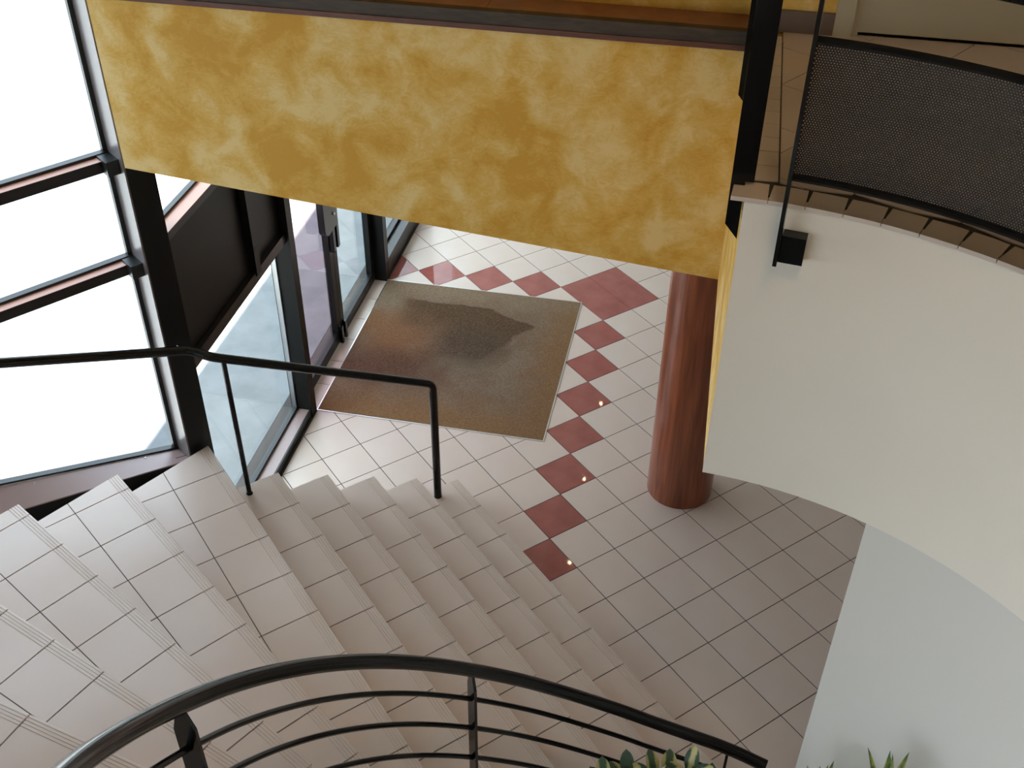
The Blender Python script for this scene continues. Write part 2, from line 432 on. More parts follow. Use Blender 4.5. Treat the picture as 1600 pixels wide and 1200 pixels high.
# bounds of the recessed mat
MATC = (1.261, -0.349); MH = (0.862, 0.925)   # half sizes across / along the door wall
def mat_out(poly, side):
    ex, ey = (S2, S2), (S2, -S2)
    return poly
_sq = prism_vf([(-T / 2 + G2, -T / 2 + G2), (T / 2 - G2, -T / 2 + G2), (T / 2 - G2, T / 2 - G2), (-T / 2 + G2, T / 2 - G2)], -0.012, 0.0)
tile_me = {}
for k in ('tile', 'tile_red'):
    me = bpy.data.meshes.new('tile'); me.from_pydata(*[_sq[0], [], _sq[1]]); me.update(); me.materials.append(MATS[k]); tile_me[k] = me
far = []
n_tiles = 0
for i in range(-8, 37):
    for j in range(-14, 26):
        cx, cy = (i + .5) * T, (j + .5) * T
        poly = [(i * T + G2, j * T + G2), ((i + 1) * T - G2, j * T + G2), ((i + 1) * T - G2, (j + 1) * T - G2), (i * T + G2, (j + 1) * T - G2)]
        if (i, j) in ((4, 3), (4, 4)): continue                       # covered by the two long red slabs
        if (i, j) in ((3, 3), (3, 4)): poly = [(3 * T + G2, j * T + .0012), (5 * T - G2, j * T + .0012), (5 * T - G2, (j + 1) * T - .0012), (3 * T + G2, (j + 1) * T - .0012)]
        full = area(poly)
        q = clip(poly, 1, 1, C_IN + .03); q = clip(q, 1, -1, -2.6 * math.sqrt(2)) if q else q
        q = clip(q, -1, 0, -11.4) if q else q
        if area(q) < 2e-4: continue
        if cx > 2.85 and cy < -1.6 and math.hypot(cx - O[0], cy - O[1]) > 1.5: continue        # under the stair
        if cy < -7.2: continue
        du = abs((cx - MATC[0]) * S2 + (cy - MATC[1]) * S2); dv = abs((cx - MATC[0]) * S2 - (cy - MATC[1]) * S2)
        if du < MH[0] - .23 and dv < MH[1] - .23: continue                                         # under the mat
        k = 'tile_red' if (i, j) in RED else 'tile'
        vis = seen((cx, cy, 0), 40) and not (cx > 6.2)
        # hidden behind the curved wall or the yellow wall: keep as one joined part
        if vis and (cx - cy) < 0.1 and (cx + cy) > 1.2 and cx < 1.2 and cy > 1.6: vis = False
        if vis:
            if abs(area(q) - full) < 1e-6 and (i, j) not in ((3, 3), (3, 4)):
                o = bpy.data.objects.new('tile', tile_me[k]); COL.objects.link(o); o.location = (cx, cy, 0); o.parent = floor
            else:
                o = prism('tile', q, -0.012, 0, k, floor)
            if k == 'tile_red': o['label'] = 'terracotta red tile'
            n_tiles += 1
        else:
            far.append(prism_vf(q, -0.012, 0))
o = mesh('tile_field', *join_vf(far), 'tile', floor); o['kind'] = 'stuff'
# threshold strip of tiles between doors and mat
tt = -2.06
while tt < -0.23:
    t1 = min(tt + T, -0.22)
    fbox('tile', DW, tt + G2, t1 - G2, -0.115, 0.015, -0.012, 0.001, 'tile', floor); tt += T
struct(prism('floor_threshold', [ct(C_IN + .03, -3.55), ct(C_IN + .03, 2.6), ct(C_GL - .2, 2.6), ct(C_GL - .2, -3.55)], -0.2, -0.004, 'grout'), 'dark threshold bed under the entrance doors')

# yellow wall over the lobby, its lower edge rising to the left
YN = (S2, -S2)                                           # towards the stair hall
def yb(x, y):
    s = ((B_[0] - x) + (B_[1] - y)) * S2                   # distance to the left of the right end
    return ZB + 0.0863 * max(0, s)
BL = (2.478, -2.862)
TK = 0.26
def back(p, d): return (p[0] - YN[0] * d, p[1] - YN[1] * d)
wf = prism('wall_front', [BL, B_, back(B_, TK), (2.345, -2.627)], yb, 3.655, 'yellow_stucco'); struct(wf, 'yellow sponge-painted wall above the lobby opening')
# upper yellow wall behind the wooden ledge, running on behind the balcony with a doorway
UB = 0.115; UB2 = 0.20
def along(s, d): return (B_[0] + S2 * s - YN[0] * d, B_[1] + S2 * s - YN[1] * d)
dL, dR = 0.335, 1.26
wu = mesh('wall_upper', *join_vf([prism_vf([along(-2.74, UB2), along(0.02, UB2), along(.02, TK), along(-2.74, TK)], 3.60, ROOF),
    prism_vf([along(0.02, UB), along(dL, UB), along(dL, TK), along(0.02, TK)], ZB, ROOF),
    prism_vf([along(dL, UB), along(dR, UB), along(dR, TK), along(dL, TK)], ZU + 2.06, ROOF),
    prism_vf([along(dR, UB), along(4.4, UB), along(4.4, TK), along(dR, TK)], ZB, ROOF)]), 'yellow_stucco')
struct(wu, 'yellow wall of the upper floor above the wooden ledge')
o = mesh('baseboard_upper', *join_vf([prism_vf([along(0.0, UB - .014), along(dL - .02, UB - .014), along(dL - .02, UB), along(0, UB)], ZU, ZU + .085),
    prism_vf([along(dR + .09, UB - .014), along(4.4, UB - .014), along(4.4, UB), along(dR + .09, UB)], ZU, ZU + .085)]), 'base_brown'); struct(o, 'dark brown skirting on the upper floor')
# balcony body: curved front and straight side
aA = math.degrees(math.atan2(A_[1] - C2[1], A_[0] - C2[0]))
wb = mesh('wall_balcony', *arc_wall_vf(C2, R2, R2 + .12, aA, -20, ZB, ZU - .012, 60), 'plaster', smooth=False); struct(wb, 'white curved balcony front under the tiled edge')
soft(wb)
ws = prism('wall_side', [A_, B_, (B_[0] + .1 * S2, B_[1] + .1 * S2), (A_[0] + .1 * S2, A_[1] + .1 * S2)], ZB, ZU - .012, 'yellow_stucco'); struct(ws, 'narrow yellow side of the balcony beside the wooden column')
wc = mesh('wall_core', *arc_wall_vf(C2, R2 + .003, R2 + .16, 109.6, -20, 0.0, ZB, 48), 'core_paint'); struct(wc, 'pale curved wall of the stair core below the balcony')
soft(wc)
# upper floor slab and lobby ceiling
arc = [(C2[0] + (R2 + .05) * math.cos(rad(a)), C2[1] + (R2 + .05) * math.sin(rad(a))) for a in np.linspace(aA, -20, 40)]
slab = [along(0.0, .0)] + [A_] + arc[1:] + [(11.3, -3.4), (11.3, 4.0), along(5.5, .0)]
fu = prism('floor_upper', slab, ZU - .10, ZU - .004, 'grout'); struct(fu, 'dark beige tiled floor of the upper landing')
cl = prism('ceiling_lobby', [ct(C_IN, 2.6), ct(12, 2.6), (11.3, 4), (11.3, -1.0)] + [(C2[0] + (R2 + .1) * math.cos(rad(a)), C2[1] + (R2 + .1) * math.sin(rad(a))) for a in np.linspace(30, aA, 24)] + [(A_[0] + .05, A_[1] + .05), (B_[0] + .03, B_[1] + .03), back(B_, TK - .02), back(BL, TK - .02), ct(C_IN - .02, -3.2)], ZB + .25, ZB + .40, 'lobby_white'); struct(cl, 'white lobby ceiling below the upper floor')
for (x, y) in ((1.526, .710), (.631, 1.551), (-.307, 2.487)):
    d = empty('downlight', (x, y, ZB + .25)); d.parent = cl
    V, F = vtube_vf((0, 0, -.012), (0, 0, .01), .05, 16); mesh('trim_ring', V, F, 'steel', d)
    V, F = vtube_vf((0, 0, -.014), (0, 0, .0), .012, 14); mesh('lamp', V, F, 'lamp_warm', d)
# roof with an eave, closed walls out of view
roof = prism('ceiling', [ct(C_IN - .49, -3.9), ct(C_IN - .49, 2.8), ct(12.3, 2.8), (11.8, .5), (11.8, -7.7), (left_end[0] - .35, -7.7), (2.0, -3.3)], ROOF, ROOF + .25, 'white_paint'); struct(roof, 'white ceiling high above the stair hall')
for nm, a, b in (('wall_far', ct(C_IN - .2, 2.6), ct(12, 2.6)), ('wall_right', ct(12, 2.6), (11.5, .5)), ('wall_east', (11.5, .5), (11.5, -7.4)), ('wall_back', (11.5, -7.4), (9.2, -7.4))):
    d = Vector((b[0] - a[0], b[1] - a[1])).normalized(); n = Vector((d.y, -d.x))
    cxy = Vector((6, -2)); n = n if (Vector(a) - cxy).dot(n) > 0 else -n
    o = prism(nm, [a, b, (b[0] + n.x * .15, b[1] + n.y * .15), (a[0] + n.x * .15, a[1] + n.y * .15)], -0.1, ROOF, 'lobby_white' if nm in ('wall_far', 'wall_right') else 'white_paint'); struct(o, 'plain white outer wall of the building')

# glazed wall added out of view to light the balcony front and yellow wall
w3 = empty('added_window', (left_end[0], left_end[1], 0)); struct(w3, 'glass wall added unseen behind the viewer to light the stair hall')
_d = Vector((9.2 - left_end[0], -7.4 - left_end[1])); WL = _d.length; _d.normalize()
W3F = ((0, 0), (_d.x, _d.y), (-_d.y, _d.x))
fbox('base_panel', W3F, 0, WL, -.10, 0, -.1, .6, 'black_panel', w3)
fbox('head_panel', W3F, 0, WL, -.12, 0, 3.9, ROOF, 'white_paint', w3)
for k in range(6):
    fbox('mullion', W3F, WL * k / 5 - .03, WL * k / 5 + .03, -.12, 0, .6, 3.9, 'bronze', w3)
    if k == 0: fbox('solid_bay', W3F, .03, WL / 5 - .03, -.10, -.02, .6, 3.9, 'white_paint', w3)
    elif k < 5: fbox('glass_pane', W3F, WL * k / 5 + .03, WL * (k + 1) / 5 - .03, -.06, -.05, .6, 3.9, 'glass', w3)

# tiles of the upper floor: border pieces along the curve and the side, large tiles behind
for k in range(0, 26):
    a0 = aA + 1.6 - k * 4.16; a1 = a0 - 4.16
    ga = math.degrees(.0028 / R2)
    pl = [(C2[0] + r * math.cos(rad(a)), C2[1] + r * math.sin(rad(a))) for r, a in ((R2 - .004, a0 - ga * .4), (R2 - .004, (a0 + a1) / 2), (R2 - .004, a1 + ga * .4), (R2 + .100, a1 + ga * 2.2), (R2 + .101, (a0 + a1) / 2), (R2 + .100, a0 - ga * 2.2))]
    prism('border_tile', pl, ZU - .014, ZU, 'tile', fu)
SFR = (A_, (-S2, S2), (S2, S2))
for k in range(12):
    x0 = 0.098 + k * .103
    if x0 + .1 > 1.36: break
    fbox('border_tile', SFR, x0 + .002, x0 + .101, -0.004, .094, ZU - .014, ZU, 'tile', fu)
for i in range(-3, 16):
    for j in range(-5, 16):
        a = (i * T, j * T)
        P = lambda x, y: (4.62 + math.cos(rad(12)) * x - math.sin(rad(12)) * y, -1.45 + math.sin(rad(12)) * x + math.cos(rad(12)) * y)
        q = [P(a[0] + .002, a[1] + .002), P(a[0] + T - .002, a[1] + .002), P(a[0] + T - .002, a[1] + T - .002), P(a[0] + .002, a[1] + T - .002)]
        q = clip(q, S2, S2, A_[0] * S2 + A_[1] * S2 + .099)
        q = clip(q, S2, -S2, (B_[0] - B_[1]) * S2 - UB - .02) if q else q
        if area(q) < 4e-4: continue
        # cut along the inner rim of the border
        m_ = (sum(p[0] for p in q) / len(q), sum(p[1] for p in q) / len(q)); an = math.atan2(m_[1] - C2[1], m_[0] - C2[0])
        for da in (-6, 0, 6):
            ux, uy = math.cos(an + rad(da)), math.sin(an + rad(da))
            q = clip(q, ux, uy, ux * C2[0] + uy * C2[1] + R2 + .104) if q else q
        if area(q) < 4e-4 or m_[0] > 9: continue
        prism('tile', q, ZU - .014, ZU, 'tile', fu)

# door of the upper floor
d1 = empty('door_1', (*along((dL + dR) / 2, UB), ZU)); struct(d1, 'cream door in a cream frame on the upper landing')
ufr = ((0, 0), (S2, S2), YN)          # x along the wall, y towards the hall
w2 = (dR - dL) / 2
fbox('door_leaf', ufr, -w2 + .035, w2 - .035, -.06, -.02, .012, 2.02, 'cream_paint', d1)
for s in (-1, 1):
    fbox('frame_post', ufr, s * w2 - .035, s * w2 + .035, -.12, .018, 0, 2.09, 'cream_paint', d1)
    fbox('frame_stop', ufr, s * (w2 - .05) - .012, s * (w2 - .05) + .012, -.10, -.015, 0, 2.05, 'cream_paint', d1)
fbox('frame_head', ufr, -w2 - .035, w2 + .035, -.12, .018, 2.02, 2.09, 'cream_paint', d1)
h = fbox('door_handle', ufr, w2 - .20, w2 - .08, .02, .035, 1.02, 1.04, 'steel', d1)

# wooden ledge on the yellow wall
ledge = empty('wooden_ledge', (*along(-1.4, 0), 3.655)); tag(ledge, 'long reddish wooden ledge capping the yellow wall', 'ledge')
lfr = ((0, 0), (S2, S2), YN)
fbox('front_edge', lfr, -1.40, 1.392, -.03, .012, 0, .075, 'wood_edge', ledge)
fbox('lower_trim', lfr, -1.40, 1.392, .012, .018, 0, .022, 'wood_trim', ledge)
for x0, x1 in ((-1.40, -.62), (-.618, .33), (.332, 1.392)):
    fbox('plank', lfr, x0, x1, -UB2 + .001, -.032, 0.02, .070, 'wood_plank', ledge)

# ------------------------------------------------------------------ left glass wall
w1 = empty('window_1', (POST[0], POST[1], 0)); struct(w1, 'tall glass wall with dark bronze transoms beside the stair')
LF0 = ((0, 0), DL, NL)
def sill(t): return 0.945 + 0.31 * (t - .12)
def brim(t): return 0.985 + 0.214 * (t - .24)
YW = -.17
def slop(name, t0, t1, y0, y1, za, zb, m, par, th=None):
    """box in the left wall with sloped lower/upper edges: za(t), zb(t)"""
    V = []
    for t in (t0, t1):
        for y in (y0, y1):
            x_, y_ = DL[0] * t + NL[0] * y, DL[1] * t + NL[1] * y
            V += [(x_, y_, za(t)), (x_, y_, zb(t))]
    F = [(0, 1, 3, 2), (4, 6, 7, 5), (0, 4, 5, 1), (2, 3, 7, 6), (1, 5, 7, 3), (0, 2, 6, 4)]
    return mesh(name, V, F, m, par)
LEN = 4.4
fbox('corner_post', LF0, -.048, .092, -.20, .0, 0, ROOF, 'black_panel', w1)
fbox('post_lit_side', LF0, .092, .10, -.165, -.001, .95, 4.1, 'lit_side_grey', w1)  # thin cover painting the lit side of the black post
fbox('glazing_bead', LF0, .092, .122, -.185, -.155, .9, 4.1, 'gasket', w1)
ZG = 4.05
tms = [.105, 1.55, 2.95, LEN - .03]
for t in tms[1:]:
    mu = fbox('mullion', LF0, t - .018, t + .022, -.20, -.02, 0.0, ROOF, 'bronze', w1)
TR = [(2.205, 2.262), (2.785, 2.842), (3.95, 4.05)]
for z0, z1 in TR:
    tr = fbox('transom', LF0, .10, LEN, -.20, -.09, z0, z1, 'bronze', w1)
    fbox('transom_lit_top', LF0, .125, LEN, -.145, -.091, z1, z1 + .002, 'lit_top_pink', tr)  # thin cover painting the lit top of the dark transom
    fbox('glazing_bead', LF0, .10, LEN, -.185, -.145, z1, z1 + .016, 'gasket', tr)
    fbox('transom_end_cap', LF0, .10, .165, -.15, -.04, z0 - .006, z1 + .012, 'gasket', tr)
for i in range(len(tms) - 1):
    for k in range(len(TR)):
        zb_ = TR[k][0] + .01
        za_ = (lambda t: sill(t)) if k == 0 else (lambda t, z=TR[k - 1][1] - .01: z)
        slop('glass_pane', tms[i] + .005, tms[i + 1] - .005, YW - .005, YW + .005, za_, lambda t, z=zb_: z, 'tinted_glass', w1)
o = fbox('wall_left', LFR, .09, LEN, -.22, -.06, ZG, ROOF, 'white_paint'); struct(o, 'plain wall above the glass wall of the stair')
# sloping apron board under the panes
V = []; F = []; NA = 40
for k in range(NA + 1):
    t = .092 + (LEN - .092) * k / NA
    for y, z in ((YW + .02, sill(t)), (-.002, brim(t)), (-.002, brim(t) - .008), (YW + .02, sill(t) - .05)):
        V.append((DL[0] * t + NL[0] * y, DL[1] * t + NL[1] * y, z))
for k in range(NA):
    for j in range(4): F.append((k * 4 + j, k * 4 + (j + 1) % 4, k * 4 + 4 + (j + 1) % 4, k * 4 + 4 + j))
F += [(3, 2, 1, 0), (NA * 4, NA * 4 + 1, NA * 4 + 2, NA * 4 + 3)]
ap = soft(mesh('apron_board', V, F, 'bronze_band', w1))
sb = slop('sill_rail', .10, LEN, YW - .02, YW + .02, lambda t: sill(t) - .06, lambda t: sill(t) + .012, 'gasket', w1)
slop('glazing_strip', .10, LEN, YW + .021, YW + .027, lambda t: sill(t) - .004, lambda t: sill(t) + .003, 'steel', sb)
for t in (.31, .92, 1.6, 2.3):
    zc = sill(t) * .75 + brim(t) * .25 + .002; c = (DL[0] * t + NL[0] * (YW * .75), DL[1] * t + NL[1] * (YW * .75))
    V, F = vtube_vf((c[0], c[1], zc - .004), (c[0], c[1], zc + .003), .004, 8); mesh('screw', V, F, 'steel', ap)
slop('base_panel', .06, LEN, -.06, -.004, lambda t: 0.0, lambda t: brim(t) - .006, 'black_panel', w1)
slop('outer_panel', .09, LEN, YW - .02, YW, lambda t: 0.0, lambda t: sill(t) - .05, 'black_panel', w1)

# ------------------------------------------------------------------ door wall
w2o = empty('window_2', (*ct(C_IN, 0), 0)); struct(w2o, 'sidelight glazing beside the entrance doors')
DF = ((0, 0), (-S2, S2), (S2, S2))        # x = t, y = inwards (0 at the inner face)
YG = (C_GL - C_IN) * S2                     # glass plane
J0, J1 = -2.15, -2.065                       # jambs of the doors
K0, K1 = -0.235, -0.145
fbox('door_jamb', DF, J0, J1, YG - .03, .012, 0, 3.1, 'black_panel', w2o)
fbox('door_jamb', DF, K0, K1, YG - .03, .012, 0, 3.1, 'black_panel', w2o)
fbox('glazing_bead', DF, J0 - .014, J0, YG - .018, YG + .014, .05, 1.55, 'steel', w2o)
# sidelight by the stair
fbox('sill_ledge', DF, -3.57, J0, YG, -.010, 0.0, .062, 'bronze_band', w2o)
fbox('base_strip', DF, -3.57, J0, -.010, .002, 0.0, .066, 'gasket', w2o)
fbox('sill_rail', DF, -3.57, J0, YG - .02, YG + .018, .06, .085, 'gasket', w2o)
fbox('glass_pane', DF, -3.58, J0, YG - .005, YG + .005, .07, 1.60, 'glass', w2o)
sp = fbox('spandrel_panel', DF, -3.58, J0 + .02, YG - .03, -.045, 1.56, 2.325, 'black_panel', w2o)
fbox('spandrel_rail', DF, -3.58, J0 + .02, YG - .03, -.01, 1.50, 1.575, 'bronze', w2o)
fbox('spandrel_rib', DF, -2.66, -2.59, -.045, .0, 1.55, 2.36, 'black_panel', w2o)
tr = fbox('transom', DF, -3.58, J0 + .02, YG - .02, -.012, 2.325, 2.372, 'bronze', w2o)
fbox('glazing_bead', DF, -3.58, J0 + .02, YG - .01, YG + .022, 2.372, 2.390, 'gasket', tr)
fbox('transom_lit_top', DF, -3.58, J0 + .02, YG + .022, -.012, 2.372, 2.374, 'lit_top_pink', tr)  # lit transom top again, brightness painted in
fbox('glass_pane', DF, -3.58, J0, YG - .005, YG + .005, 2.38, 3.0, 'glass', w2o)
# wall above the door wall
o = fbox('wall_entrance', DW, -3.6, 2.6, YG - .04, .0, ZB + .36, ROOF, 'white_paint'); struct(o, 'wall above the entrance glazing')
# right sidelight
fbox('sill_ledge', DF, K1, 2.58, YG - .02, .004, 0.0, .17, 'bronze', w2o)
fbox('sill_rail', DF, K1, 2.58, YG - .01, YG + .03, .17, .20, 'gasket', w2o)
fbox('glass_pane', DF, K1, 2.58, YG - .005, YG + .005, .18, 2.62, 'glass', w2o)
fbox('spandrel_panel', DF, K1, 2.58, YG - .03, -.03, 2.6, 3.0, 'black_panel', w2o)
fbox('mullion', DF, 1.25, 1.31, YG - .03, .0, 0.17, 3.0, 'bronze', w2o)

def door(name, t0, t1, hinge, label):
    d = empty(name, (*ct(C_IN, 0), 0)); struct(d, label)
    y0, y1 = YG - .025, YG + .025
    sw = .075
    fbox('bottom_rail', DF, t0, t1, y0, y1, .012, .105, 'black_panel', d)
    fbox('top_rail', DF, t0, t1, y0, y1, 2.46, 2.56, 'black_panel', d)
    fbox('stile', DF, t0, t0 + sw, y0, y1, .105, 2.46, 'black_panel', d)
    fbox('stile', DF, t1 - sw, t1, y0, y1, .105, 2.46, 'black_panel', d)
    fbox('glass_pane', DF, t0 + sw - .01, t1 - sw + .01, YG - .004, YG + .004, .095, 2.47, 'reflection_tint_glass' if hinge < 0 else 'glass', d)  # left leaf: reflected mat and red tiles painted as a tint
    m = t1 - .04 if hinge < 0 else t0 + .04
    fbox('push_bar', DF, m - .02, m + .02, y1, y1 + .04, .86, 1.60, 'black_steel', d)
    if hinge < 0:
        # big rounded lock case on the meeting stile
        x0, x1, za, zb_, r = m - .20, m + .035, 1.08, 1.50, .075
        ring = [(x1, za), (x1, zb_)]
        for cz, a0 in ((zb_ - r, 90), (za + r, 180)):
            ring += [(x0 + r + r * math.cos(rad(q)), cz + r * math.sin(rad(q))) for q in range(a0, a0 + 91, 15)]
        k = len(ring)
        V = [(DF[1][0] * x + DF[2][0] * y, DF[1][1] * x + DF[2][1] * y, z) for y in (y1 + .002, y1 + .055) for x, z in ring]
        F = [tuple(range(k)), tuple(range(k, 2 * k))[::-1]] + [(i, (i + 1) % k, k + (i + 1) % k, k + i) for i in range(k)]
        lk = mesh('lock_case', V, F, 'black_steel', d)
        V, F = vtube_vf([DF[1][0] * (m - .01) + DF[2][0] * (y1 + .05), DF[1][1] * (m - .01) + DF[2][1] * (y1 + .05), 1.2], [DF[1][0] * (m - .01) + DF[2][0] * (y1 + .065), DF[1][1] * (m - .01) + DF[2][1] * (y1 + .065), 1.2], .012, 10)
        mesh('key_cylinder', V, F, 'steel', lk)
    pv = fbox('floor_bolt', DF, m - .015, m + .015, y1, y1 + .03, .0, .16, 'black_steel', d)
    return d
mid = (J1 + K0) / 2
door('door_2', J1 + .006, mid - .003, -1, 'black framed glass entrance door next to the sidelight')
door('door_3', mid + .003, K0 - .006, 1, 'black framed glass entrance door farther from the stair')
door_head = fbox('trim_1', DW, J1, K0, YG - .03, .0, 2.57, 3.0, 'black_panel'); struct(door_head, 'black head panel over the entrance doors')

# ------------------------------------------------------------------ entrance mat
mt = empty('entrance_mat', (MATC[0], MATC[1], 0)); mt.rotation_euler = (0, 0, rad(45))
tag(mt, 'large brown coir entrance mat with a dark wet stain', 'mat')
# local x = (S2, S2) into the lobby, local y = (-S2, S2) along the door wall
nx, ny = 34, 36
V = [(-MH[0] + 2 * MH[0] * i / nx, -MH[1] + 2 * MH[1] * j / ny, .0045 + random.uniform(-.0008, .0008)) for j in range(ny + 1) for i in range(nx + 1)]
F = [(j * (nx + 1) + i, j * (nx + 1) + i + 1, (j + 1) * (nx + 1) + i + 1, (j + 1) * (nx + 1) + i) for j in range(ny) for i in range(nx)]
k = len(V); V += [(-MH[0], -MH[1], -.002), (MH[0], -MH[1], -.002), (MH[0], MH[1], -.002), (-MH[0], MH[1], -.002)]; F.append((k + 3, k + 2, k + 1, k))
mesh('mat_pile', V, F, 'coir', mt)
bw = .007
for (x0, x1, y0, y1) in ((-MH[0] - bw, MH[0] + bw, MH[1], MH[1] + bw), (-MH[0] - bw, MH[0] + bw, -MH[1] - bw, -MH[1]), (-MH[0] - bw, -MH[0], -MH[1], MH[1]), (MH[0], MH[0] + bw, -MH[1], MH[1])):
    prism('edge_strip', [(x0, y0), (x1, y0), (x1, y1), (x0, y1)], -.002, .0055, 'steel', mt)

# ------------------------------------------------------------------ wooden column
CR = 0.222; CC = (3.594 - CR * .695, -.034 + CR * .72)
colm = empty('column', (CC[0], CC[1], 0)); tag(colm, 'round column clad in glossy reddish wood standing in the lobby', 'column')
nseg = 8
for k in range(nseg):
    a0, a1 = 360 / nseg * k + 1.0 * 0 + .12 + 20, 360 / nseg * (k + 1) - .12 + 20
    V, F = arc_wall_vf((0, 0), CR - .02, CR, a0, a1, 0.0, ZB + .25, 8)
    o = mesh('wood_panel', V, F, 'wood_column', colm)
    soft(o)
V, F = vtube_vf((0, 0, .0), (0, 0, ZB + .25), CR - .018, 40); mesh('core', V, F, 'wood_edge', colm)

# ------------------------------------------------------------------ staircase
st = empty('staircase', (2.69, -1.215, 0)); tag(st, 'curving staircase of pale beige tiled steps with ribbed nosings', 'staircase')
ORG = Vector((2.69, -1.215, 0))
R_IN = 1.30
def noseline(k):
    """(point, angle) of the nosing line of step k, plan; the line runs towards the stair centre"""
    if k <= 6: return (4.0, -1.215 - .3054 * (k - 1)), 0.0
    tab = {7: ((4.59, -3.02), 7.7), 8: ((4.262, -3.380), 15.6), 9: ((4.378, -3.664), 24.0), 10: ((4.78, -3.791), 32.4)}
    if k in tab: return tab[k]
    a = 32.4 + 8.25 * (k - 10); return ((6.41 - 2 * math.cos(rad(a)), -2.75 - 2 * math.sin(rad(a))), a)
OB0, OB1 = (2.432, -2.736), (2.737, -3.803)
obd = Vector((OB1[0] - OB0[0], OB1[1] - OB0[1])).normalized()
def outer_pt(k):
    (px, py), a = noseline(k); d = Vector((math.cos(rad(a)), math.sin(rad(a)))); p = Vector((px, py))
    if k <= 5: return Vector((2.69, py))
    if k <= 9:
        # intersect with the straight outer boundary
        q = Vector(OB0); den = d.x * obd.y - d.y * obd.x
        t = ((q.x - p.x) * obd.y - (q.y - p.y) * obd.x) / den
        return p + d * t
    r = 3.95; oc = p - Vector(O); b = oc.dot(d); c = oc.dot(oc) - r * r
    return p + d * (-b - math.sqrt(b * b - c))
def inner_pt(k):
    (px, py), a = noseline(k); d = Vector((math.cos(rad(a)), math.sin(rad(a)))); p = Vector((px, py))
    oc = p - Vector(O); b = oc.dot(d); c = oc.dot(oc) - R_IN ** 2; D = b * b - c
    if D <= 0: return Vector((5.82, py))
    q = p + d * (-b - math.sqrt(D))
    if k <= 6 and q.x > 5.82: q.x = 5.82
    return q
def prof():
    pts = [(0.0, -.018), (0.0, -.006), (.002, -.0018), (.006, 0.0)]
    for g0 in (.012, .026, .040, .054):
        pts += [(g0, 0.0), (g0 + .0012, -.0035), (g0 + .0048, -.0035), (g0 + .006, 0.0)]
    return pts
def tread_tile(step, P, d, back_, x0, x1, s0, s1, depth, z):
    """ribbed tile; x0,x1 along the nosing from P, s0/s1 slant of the ends, depth behind the nosing"""
    pr = prof() + [(depth, 0.0), (depth, -.018)]
    V = []
    for xe, se in ((x0, s0), (x1, s1)):
        for dd, zz in pr:
            q = P + d * (xe + se * dd) + back_ * dd - ORG.xy; V.append((q.x, q.y, z + zz))
    n = len(pr); F = [(i, i + 1, n + i + 1, n + i) for i in range(n - 1)] + [(n - 1, 0, n, 2 * n - 1), tuple(range(n))[::-1], tuple(range(n, 2 * n))]
    return mesh('tile', V, F, 'tile', step)
first_joint = {7: .140, 8: .108}
